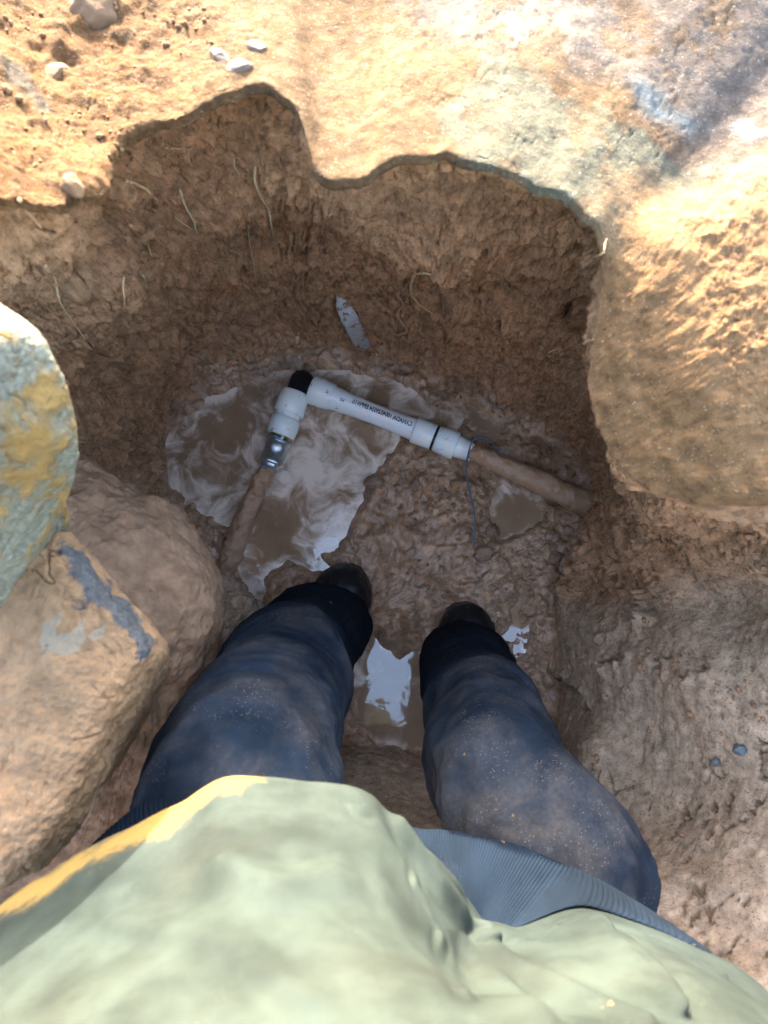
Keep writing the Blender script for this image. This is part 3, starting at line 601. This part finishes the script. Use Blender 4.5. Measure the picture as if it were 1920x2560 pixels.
# ------------------------------------------------------------------ boulders on the left
def ring_resample(pts, n):
    p = np.vstack([pts, pts[:1]]); L = np.concatenate([[0], np.cumsum(np.linalg.norm(np.diff(p, axis=0), axis=1))])
    t = np.linspace(0, L[-1], n, endpoint=False); return np.stack([np.interp(t, L, p[:, k]) for k in range(3)], 1)
def boulder(outline, zc, prof, mat, na=420, nr=220, amp=(.012, .006, .002), smooth=6, seed=0., center=None, zof=None, mudf=None, tilt=(0, 0)):
    """outline = plan outline (pixels on level zc); prof = [(scale, dz)...] from the crown over the brow and down to the foot"""
    pts = np.array([W(*p_) if len(p_) > 2 else W(*p_, zc) for p_ in outline]); R0 = ring_resample(pts, na)
    for k in range(3): R0[:, k] = circ_smooth(R0[:, k], smooth)
    c = W(*center, zc) if center else R0.mean(0); pr = crom(prof, nr)
    Gb = np.array([c+(R0-c)*max(s, 0)+np.array([0, 0, dz]) for s, dz in pr])
    dx = Gb[:, :, 0]-c[0]; dy = Gb[:, :, 1]-c[1]; Gb[:, :, 2] += dx*tilt[0]+dy*tilt[1]
    Nn = grid_normals(Gb); Q = Gb.reshape(-1, 3); Nn = Nn.reshape(-1, 3); sg = np.where((Nn*(Q-(c-np.array([0, 0, .08])))).sum(1) < 0, -1., 1.); Nn *= sg[:, None]
    b1_ = fbm(Q, 9, 3, off=seed+1); b2_ = fbm(Q, 28, 4, .55, off=seed+2); b3_ = fbm(Q, 120, 3, .6, off=seed+3)
    cr = np.abs(fbm(Q, 16, 3, .6, off=seed+7)); cmk = sstep(.0, .35, fbm(Q, 9, 2, off=seed+9))
    Q = Q+Nn*(b1_*amp[0]+b2_*amp[1]+b3_*amp[2]-cmk*np.exp(-(cr/.03)**2)*amp[1]*.9)[:, None]
    mw = mudf(Q, Nn) if mudf else Q[:, 0]*0
    return Q, grid_faces(nr, na), mw
ROCK_A = rock_mat('muddy_rock', (.12, .12, .115), (.25, .145, .082), .28)
ROCK_B = rock_mat('muddy_slab_rock', (.050, .051, .052), (.21, .122, .062), .30)
ROCK_C = rock_mat('pale_rock', (.15, .15, .115), (.24, .15, .05), .535, 13)
MUDC = rock_mat('clay_lump', (.14, .14, .135), (.27, .18, .115), .28)
o1 = [(60,1120),(160,1115),(215,1140),(300,1180),(390,1235),(455,1300),(510,1375),(535,1450),(535,1540),(505,1640),(455,1740),(410,1850),(370,1940),(310,2060),(180,2190),(0,2300),(-250,2330),(-350,1900),(-300,1400),(-120,1180)]
def mf1(Q, Nn): return -.22*np.exp(-seg_dist(Q, np.array([W(535, 1520, .62), W(500, 1640, .62), W(440, 1780, .62)]))**2/.012**2)-.3*np.exp(-seg_dist(Q, np.array([W(262,1230,.78), W(270,1290,.78)]))**2/.010**2)-.2*np.exp(-seg_dist(Q, np.array([W(365,1390,.78), W(390,1425,.78)]))**2/.008**2)
Q, Fb, mw = boulder(o1, .58, [(0, .11), (.3, .11), (.6, .095), (.82, .06), (.94, .025), (1.0, -.03), (.93, -.12), (.74, -.28), (.52, -.45), (.35, -.58)], ROCK_A, seed=4., mudf=mf1, amp=(.016, .004, .0016), nr=300, na=700)
b1o = mesh_np('boulder', Q, Fb, ROCK_A, attrs={'mudw': mw}); tag(b1o, 'big rounded mud-caked boulder along the left side of the pit beside the leg', 'boulder', 'mud-caked boulders on the left of the pit')
o2 = [(-50,1280),(60,1300),(155,1325),(180,1350),(260,1440),(330,1520),(385,1592),(395,1625),(360,1690),(300,1790),(235,1900),(190,2010),(130,2120),(0,2230),(-200,2250),(-300,1800),(-200,1350)]
def mf2(Q, Nn):
    e = seg_dist(Q, np.array([W(215,1370,.90), W(300,1460,.90), W(388,1590,.90)])); return -.5*np.exp(-(e/.022)**2)
def pale2(Q):
    q_ = Q+np.stack([fbm(Q, 60, 3), fbm(Q, 60, 3, off=4.), Q[:, 0]*0], 1)*.003
    m = np.zeros(len(Q))
    for pl in ([(160,1525),(150,1590),(185,1580),(205,1545),(215,1600),(195,1640),(120,1635),(102,1600),(115,1555)], [(262,1556),(258,1590),(238,1605),(224,1596),(236,1572)]):
        m = np.maximum(m, sstep(-.0015, .0015, poly_sd(q_, [W(x, y, .905) for x, y in pl])))
    return m*sstep(.87, .88, Q[:, 2])
Q, Fb, mw = boulder(o2, .88, [(0, .03), (.4, .032), (.75, .03), (.93, .024), (.985, .012), (1.0, -.01), (.95, -.05), (.84, -.12), (.70, -.22)], ROCK_B, seed=14., mudf=mf2, amp=(.006, .0035, .0014), smooth=7, nr=240, na=700)
b2o = mesh_np('boulder', Q, Fb, ROCK_B, attrs={'mudw': mw, 'pale': pale2(Q)}); tag(b2o, 'flat-topped slab boulder with a straight dark edge and pale chipped patches', 'boulder', 'mud-caked boulders on the left of the pit')
o3 = [(0,742),(60,792),(112,862),(150,945,1.08),(178,1035,1.05),(190,1120,1.03),(186,1200,1.0),(150,1290,.97),(60,1430,.96),(-60,1570,.96),(-220,1500,.99),(-330,1200),(-300,900),(-150,740)]
def mf3(Q, Nn): return .12*fbm(Q, 20, 2, off=3.)
Q, Fb, mw = boulder(o3, 1.10, [(0, .085), (.35, .08), (.65, .062), (.86, .035), (.97, .01), (1.0, -.005), (.90, -.035), (.72, -.08), (.5, -.14), (.3, -.22)], ROCK_C, center=(-300, 1150), seed=24., mudf=mf3, amp=(.007, .002, .0008), smooth=8, nr=220, na=520)
pa, pb, pc_ = W(190,1010,1.09), W(0,1350,1.09), W(188,1200,.99)
pn = np.cross(pb-pa, pc_-pa); pn /= np.linalg.norm(pn); pn = pn if pn[0]-pn[1] > 0 else -pn
Q = Q-np.maximum((Q-pa)@pn, 0)[:, None]*pn*.93
b3o = mesh_np('boulder', Q, Fb, ROCK_C, attrs={'mudw': mw}); tag(b3o, 'pale smooth sunlit boulder spattered with yellow mud at the left edge', 'boulder', 'mud-caked boulders on the left of the pit')
o4 = [(470,1420),(560,1425),(610,1480),(640,1560),(632,1640),(600,1720),(560,1800),(480,1850),(400,1800),(400,1500)]
Q, Fb, mw = boulder(o4, .33, [(0, .06), (.4, .055), (.75, .03), (.95, -.01), (1.0, -.05), (.9, -.15), (.8, -.30)], MUDC, seed=34., amp=(.02, .011, .0035), smooth=4, nr=160, na=360)
b4o = mesh_np('clay_lump', Q, Fb, MUDC, attrs={'mudw': mw*0}); tag(b4o, 'rough dark clay lump between the big rounded boulder and the left leg', 'clay lump')

# ------------------------------------------------------------------ the person
def leg_pts(lst): return [W(x, y, z) for x, y, z, r in lst], [r for *_, r in lst]
LL = [(838,1572,.13,.070),(822,1572,.17,.075),(787,1580,.27,.084),(738,1650,.40,.090),(700,1730,.52,.096),(645,1850,.64,.103),(600,1990,.71,.110),(575,2090,.70,.10),(575,2200,.69,.06)]
RL = [(1158,1640,.13,.066),(1156,1645,.17,.070),(1168,1675,.27,.075),(1190,1760,.40,.080),(1218,1840,.53,.084),(1256,1940,.62,.090),(1318,2060,.66,.096),(1415,2180,.67,.098),(1520,2290,.66,.085)]
hipc = W(960, 2230, .93)
body_v = []; body_e = []; body_r = []
def bv(p, r): body_v.append(tuple(p)); body_r.append(r); return len(body_v)-1
def chain(a, pts):
    for p, r in pts: b = bv(p, r); body_e.append((a, b)); a = b
    return a
pel = bv((0, -.31, .90), .085)
ch = chain(pel, [((0, -.31, 1.12), .09), ((0, -.30, 1.35), .10), ((0, -.29, 1.47), .07), ((0, -.28, 1.54), .05)])
chest = 2
nk = chain(ch, [((0, -.26, 1.60), .075), ((0, -.25, 1.68), .085), ((0, -.26, 1.76), .07)])
for Lg, f_ in ((LL, 1), (RL, 1)):
    p, r = leg_pts(Lg); a = pel
    for q_, r_ in [(p[7]-np.array([0,.06,.02]), .075), (p[5]-np.array([0,.02,.02]), .07), (p[4], .06), (p[2], .052), (p[0], .045)]: a = chain(a, [(q_, r_)])
    chain(a, [(p[0]+np.array([0, -.01, -.07]), .04), (p[0]+np.array([0, .10, -.10]), .03)])
for s in (-1, 1):
    a = chain(chest, [((s*.17, -.29, 1.40), .06), ((s*.26, -.20, 1.24), .042), ((s*.33, -.13, 1.20), .04), ((s*.27, -.07, 1.42), .033), ((s*.22, -.05, 1.56), .024), ((s*.20, -.045, 1.60), .026)])
    for k, (dx, dy, ln) in enumerate([(-.005, .03, .040), (-.005, .012, .045), (-.005, -.006, .042), (-.005, -.024, .034)]):
        b = np.array([s*.19, -.045+dy, 1.635]); chain(a, [(b, .010), (b+np.array([-s*.012, .004, ln*.5]), .009), (b+np.array([-s*.035, .004, ln*.7]), .0085), (b+np.array([-s*.05, .004, ln*.35]), .008)])
    chain(a, [((s*.175, -.03, 1.60), .011), ((s*.155, -.02, 1.62), .010), ((s*.135, -.018, 1.63), .009)])
me = bpy.data.meshes.new('person'); me.from_pydata(body_v, body_e, []); person = bpy.data.objects.new('person', me); COL.objects.link(person); me.materials.append(SKIN)
mo = person.modifiers.new('skin', 'SKIN')
for i, r in enumerate(body_r): me.skin_vertices[0].data[i].radius = (r, r)
me.skin_vertices[0].data[0].use_root = True
mo.use_smooth_shade = True; person.modifiers.new('sub', 'SUBSURF').levels = 1; person.modifiers['sub'].render_levels = 2
tag(person, 'person standing in the pit in dusty navy trousers and a mud-stained grey-green jacket', 'person')
def sphere(c, s, n=4):
    bm = bmesh.new(); bmesh.ops.create_icosphere(bm, subdivisions=n, radius=1); V = np.array([v.co[:] for v in bm.verts])*s+c; F = np.array([[v.index for v in f.verts] for f in bm.faces]); bm.free(); return V, F
V, F = sphere(np.array([0, -.275, 1.72]), np.array([.092, .10, .11])); V = V+(fbm(V, 30, 3)*.006)[:, None]; mesh_np('hair', V, F, HAIR, person)
# trousers
def sleeve(pts, rad, seg, n, fold, seed, twist=0.):
    q = crom(np.hstack([np.asarray(pts), np.asarray(rad)[:, None]]), n); Vv, Ff = tube(q[:, :3], q[:, 3], seg, cap=False)
    Gq = Vv.reshape(n, seg, 3); Nn = (Gq-q[:, None, :3]); Nn /= np.linalg.norm(Nn, axis=2)[:, :, None]
    tt = np.linspace(0, 1, n)[:, None]*np.ones((1, seg)); X_ = Gq.reshape(-1, 3)
    st = X_*np.array([1., 1., 1.9]); f1 = ridge(st, 6.5, 3, seed)*.6+fbm(st, 4, 2, off=seed+3)*.6
    f2 = fbm(X_, 30, 3, off=seed+5)
    Gq = Gq+Nn*((f1-.7)*fold+f2*.0016).reshape(n, seg)[:, :, None]
    return Gq, Nn, tt, f1
def cloth_obj(name, Gq, mat, par, dust, closed=True, **ex):
    o = mesh_np(name, Gq.reshape(-1, 3), grid_faces(Gq.shape[0], Gq.shape[1], closed), mat, par, attrs=dict(dust=dust.ravel(), **ex))
    sm = o.modifiers.new('thick', 'SOLIDIFY'); sm.thickness = .0015; sm.offset = 0; return o
legs = []; allV = []; allF = []; allD = []; allDark = []; k0 = 0
for Lg, sd_ in ((LL, 3.), (RL, 9.)):
    p, r = leg_pts(Lg); Gq, Nn, tt, f1 = sleeve(p, r, 200, 330, .0095, sd_)
    z = Gq[:, :, 2]
    # the trouser leg bags over the knee and drops back behind it
    kn = np.exp(-((z-.47)/.05)**2)*np.clip(Nn[:, :, 1]+.2, 0, 1); Gq = Gq+Nn*(kn*.008)[:, :, None]
    sh = np.exp(-((z-.37)/.035)**2)*np.clip(Nn[:, :, 1]+.3, 0, 1); Gq = Gq-Nn*(sh*.009)[:, :, None]
    for zz in (.14, .19, .25, .31):
        Gq = Gq+Nn*(np.exp(-((z-zz-.02*np.sin(Gq[:, :, 0]*30))/.012)**2)*.0028)[:, :, None]
    d = .14*sstep(.38, .52, z)+.10*(f1.reshape(z.shape)-.8)-.08*(1-sstep(.3, .45, z))
    allV.append(Gq.reshape(-1, 3)); allF.append(grid_faces(Gq.shape[0], 200)+k0); allD.append(d.ravel()); allDark.append((.85*(1-sstep(.36, .48, z+.02*f1.reshape(z.shape)))).ravel()); k0 += Gq[:, :, 0].size
# seat of the trousers
Vv, Ff = tube([(-.20, -.33, .86), (-.1, -.35, .87), (0, -.35, .87), (.1, -.35, .87), (.20, -.33, .86)], [.07, .10, .10, .10, .07], 64, 60); allV.append(Vv); allF.append(Ff+k0); allD.append(Vv[:, 0]*0); allDark.append(Vv[:, 0]*0)
tr = mesh_np('trousers', np.vstack(allV), np.vstack(allF), DENIM, person, attrs={'dust': np.concatenate(allD), 'low_dark': np.concatenate(allDark)}); sm = tr.modifiers.new('thick', 'SOLIDIFY'); sm.thickness = .0015
# boots
for (tx, ty, hx, hy, rr0) in ((871, 1460, 800, 1640, .052), (1156, 1553, 1172, 1730, .050)):
    t_ = W(tx, ty, .05); h_ = W(hx, hy, .05); dr = (t_-h_)/np.linalg.norm(t_-h_)
    pts = [h_-dr*.05+np.array([0, 0, .02]), h_+np.array([0, 0, .03]), h_+dr*.08+np.array([0, 0, .05]), t_-dr*.05+np.array([0, 0, .045]), t_-dr*.012+np.array([0, 0, .035]), t_+dr*.018+np.array([0, 0, .01])]
    Vv, Ff = tube(pts, [.03, .058, rr0*1.2, rr0*1.2, rr0*1.08, rr0*.6], 64, 70, rough=.003, flat=.95); bt = mesh_np('boot', Vv, Ff, RUBBER, person)
    sp_ = [h_+np.array([0, -.0, .03]), h_+np.array([0, -.01, .12])]; mesh_np('boot_shaft', *tube(sp_, .055, 40, 12), RUBBER, bt)
# jacket
JX, JY = -.0, -.30
def jring(front, back_z, n, sm=2, hw=.285, hb=.16, fn=None):
    pts = [W(*p) for p in front]; a_ = [math.atan2(p[1]-JY, p[0]-JX) for p in pts]
    pts2 = []
    for a in np.linspace(-math.pi*.93, -math.pi*.07, 9): pts2.append(np.array([JX+hw*math.cos(a), JY-.0+hb*math.sin(a), back_z]))
    pts = np.array(pts2+pts); a = np.mod(np.arctan2(pts[:, 1]-JY, pts[:, 0]-JX), 2*math.pi); r = np.hypot(pts[:, 0]-JX, pts[:, 1]-JY); o = np.argsort(a)
    A = np.concatenate([a[o]-2*math.pi, a[o], a[o]+2*math.pi]); ph = np.linspace(0, 2*math.pi, n, endpoint=False)
    rr = circ_smooth(np.interp(ph, A, np.tile(r[o], 3)), sm); zz = circ_smooth(np.interp(ph, A, np.tile(pts[o, 2], 3)), sm*2)
    return np.stack([JX+rr*np.cos(ph), JY+rr*np.sin(ph), zz], 1)
NJ = 2600
z0 = .79
J0 = jring([(60,2290,z0),(180,2170,z0),(290,2060,z0),(350,2010,z0),(430,1978,z0),(560,1990,z0),(700,2030,z0),(850,2062,z0),(1050,2076,z0),(1200,2092,z0),(1380,2150,z0),(1560,2240,z0),(1680,2325,z0),(1760,2400,z0)], z0, NJ, 14)
z1 = .85
J1 = jring([(40,2340,z1),(180,2220,z1),(300,2130,z1),(420,2060,z1),(600,2060,z1),(900,2140,z1),(1160,2245,z1),(1200,2292,z1-.005),(1290,2312,z1-.008),(1370,2272,z1-.008),(1440,2245,z1-.008),(1560,2284,z1-.005),(1700,2346,z1),(1820,2420,z1)], z1, NJ, 10)
J2 = jring([(0,2292,0.950),(150,2190,0.950),(340,2082,0.950),(470,2012,0.960),(545,1955,0.970),(580,1944,0.970),(640,1946,0.970),(760,1950,0.970),(880,1955,0.970),(940,1972,0.970),(990,2030,0.960),(1060,2105,0.940),(1120,2175,0.915),(1158,2245,0.870),(1200,2305,0.855),(1290,2322,0.845),(1370,2285,0.840),(1440,2258,0.840),(1560,2292,0.840),(1750,2372,0.850),(1850,2425,0.860),(1920,2482,0.860)], .93, NJ, 7)
J3 = jring([(-100,2620,1.12),(150,2480,1.12),(400,2350,1.12),(560,2250,1.12),(760,2240,1.12),(900,2260,1.12),(1010,2330,1.10),(1120,2430,1.08),(1250,2500,1.06),(1400,2450,1.03),(1600,2440,1.03),(1800,2520,1.03),(1950,2600,1.03)], 1.1, NJ, 30)
def ell(hw, hf, hb, z, yo=0.):
    a = np.linspace(0, 2*math.pi, NJ, endpoint=False); return np.stack([JX+hw*np.cos(a), JY+yo+np.where(np.sin(a) > 0, hf, hb)*np.sin(a), np.full(NJ, z)], 1)
J4 = ell(.25, .15, .14, 1.22); J5 = ell(.24, .11, .13, 1.36); J6 = ell(.20, .08, .11, 1.44); J7 = ell(.09, .07, .08, 1.50); J8 = ell(.075, .065, .07, 1.54)
rings = [J1+(J2-J1)*.0, J1*.45+J2*.55, J2, J2*.72+J3*.28, J3, J4, J5, J6, J7, J8]
rings[1] = rings[1]+(np.stack([np.cos(np.linspace(0, 2*math.pi, NJ, endpoint=False)), np.sin(np.linspace(0, 2*math.pi, NJ, endpoint=False)), np.zeros(NJ)], 1))*-.004
rings[3] = rings[3]+np.array([0, 0, .012])
st_ = 4; Rg = np.array(rings)[:, ::st_]; na_ = Rg.shape[1]; nr_ = 280
flat = Rg.reshape(len(rings), -1); GJ = crom(flat, nr_).reshape(nr_, na_, 3)
NJn = GJ-np.stack([np.full((nr_, na_), JX), np.full((nr_, na_), JY), GJ[:, :, 2]-.35*0-(.12)], -1); NJn /= np.linalg.norm(NJn, axis=2)[:, :, None]
XJ = GJ.reshape(-1, 3); f1 = ridge(XJ*np.array([1, 1, .8]), 4.2, 2, 77.); f2 = fbm(XJ, 11, 3, off=88.)
dj = (fbm(XJ, 3.4, 2, off=12.)*.009+f2*.0008).reshape(nr_, na_)
folds = [([(1190,2345,.86),(1290,2352,.855),(1390,2310,.85),(1450,2285,.85),(1600,2335,.86),(1800,2440,.87)], .0035, .004), ([(620,1990,.98),(760,2000,.98),(900,2010,.98),(960,2060,.97),(1040,2200,.96),(1110,2330,.96),(1170,2480,.97)], .004, .0035), ([(1560,2340,.87),(1640,2420,.90),(1700,2520,.93)], .006, .005), ([(300,2300,1.0),(430,2330,1.02),(600,2380,1.04),(760,2500,1.06)], .008, .004), ([(1010,2060,1.0),(1100,2200,.99),(1200,2330,1.0),(1280,2480,1.02),(1330,2600,1.04)], .012, .010), ([(1200,2320,.98),(1330,2420,.98),(1480,2500,1.0),(1600,2540,1.0)], .010, .009), ([(1480,2290,.93),(1560,2380,.95),(1660,2500,.98)], .010, .008), ([(560,2150,1.06),(700,2210,1.07),(830,2180,1.06)], .012, .006)]
for pl, w_, a_ in folds:
    c = np.array([W(*p) for p in pl]); 
    # snap fold line to the jacket surface
    idx = [np.argmin(((np.stack([(XJ[:, 0]/(CZ-XJ[:, 2])), (XJ[:, 1]/(CZ-XJ[:, 2]))], 1)-np.array([p[0]/(CZ-p[2]), p[1]/(CZ-p[2])]))**2).sum(1)+(XJ[:, 2] > 1.4)*9) for p in c]
    d = seg_dist(XJ, XJ[idx]); dj += (np.exp(-(d/w_)**2)*a_-np.exp(-((d-w_*2.2)/w_)**2)*a_*.5).reshape(nr_, na_)
fade = sstep(0, .04, np.linspace(0, 1, nr_))[:, None]; GJ = GJ+NJn*(dj*fade)[:, :, None]
# mud smear on the left shoulder of the belly fold
dm = seg_dist(GJ.reshape(-1, 3), np.array([W(30, 2325, .97), W(170, 2235, .975), W(355, 2125, .975), W(480, 2045, .98), W(550, 1985, .98)])); dustJ = .06*fbm(XJ, 9, 3, off=5.); smearJ = 1.15*np.exp(-(dm/.032)**2)+.32*np.exp(-(((XJ-np.array([.2, -.12, .93]))**2).sum(1))/.03**2)
jacket = cloth_obj('jacket', GJ, JACKET, person, dustJ, smear=smearJ)
# ribbed waistband
nw = 26; GW = np.array([J0+(J1-J0)*t for t in np.linspace(0, 1.15, nw)]); aa = np.arange(NJ); 
nwv = np.stack([np.cos(aa/NJ*2*math.pi), np.sin(aa/NJ*2*math.pi), aa*0], 1)
prof_w = np.sin(np.linspace(0, 1, nw)*math.pi)**.5*.006; rib = .0016*np.abs(np.sin(aa*math.pi/6.5))
GW = GW+nwv[None]*(prof_w[:, None, None]+rib[None, :, None]-.002)
GW = np.concatenate([(GW[0]-nwv*.012+np.array([0, 0, .01]))[None], (GW[0]-nwv*.004-np.array([0, 0, .002]))[None], GW])
dw = seg_dist(GW.reshape(-1, 3), np.array([W(1290, 2115, .83), W(1340, 2170, .84), W(1400, 2225, .86)])); 
cloth_obj('waistband', GW, RIBC, jacket, .38*np.exp(-(dw/.014)**2)-.05)
# sleeves
for s in (-1, 1):
    Gq, Nn, tt, f1 = sleeve([(s*.15, -.30, 1.41), (s*.21, -.27, 1.34), (s*.29, -.19, 1.24), (s*.335, -.13, 1.20), (s*.315, -.095, 1.28), (s*.275, -.07, 1.42), (s*.24, -.055, 1.52)], [.085, .08, .072, .068, .06, .052, .042], 80, 120, .010, 5.*s+20)
    cloth_obj('sleeve', Gq, JACKET, jacket, tt*0)
print('scene done')
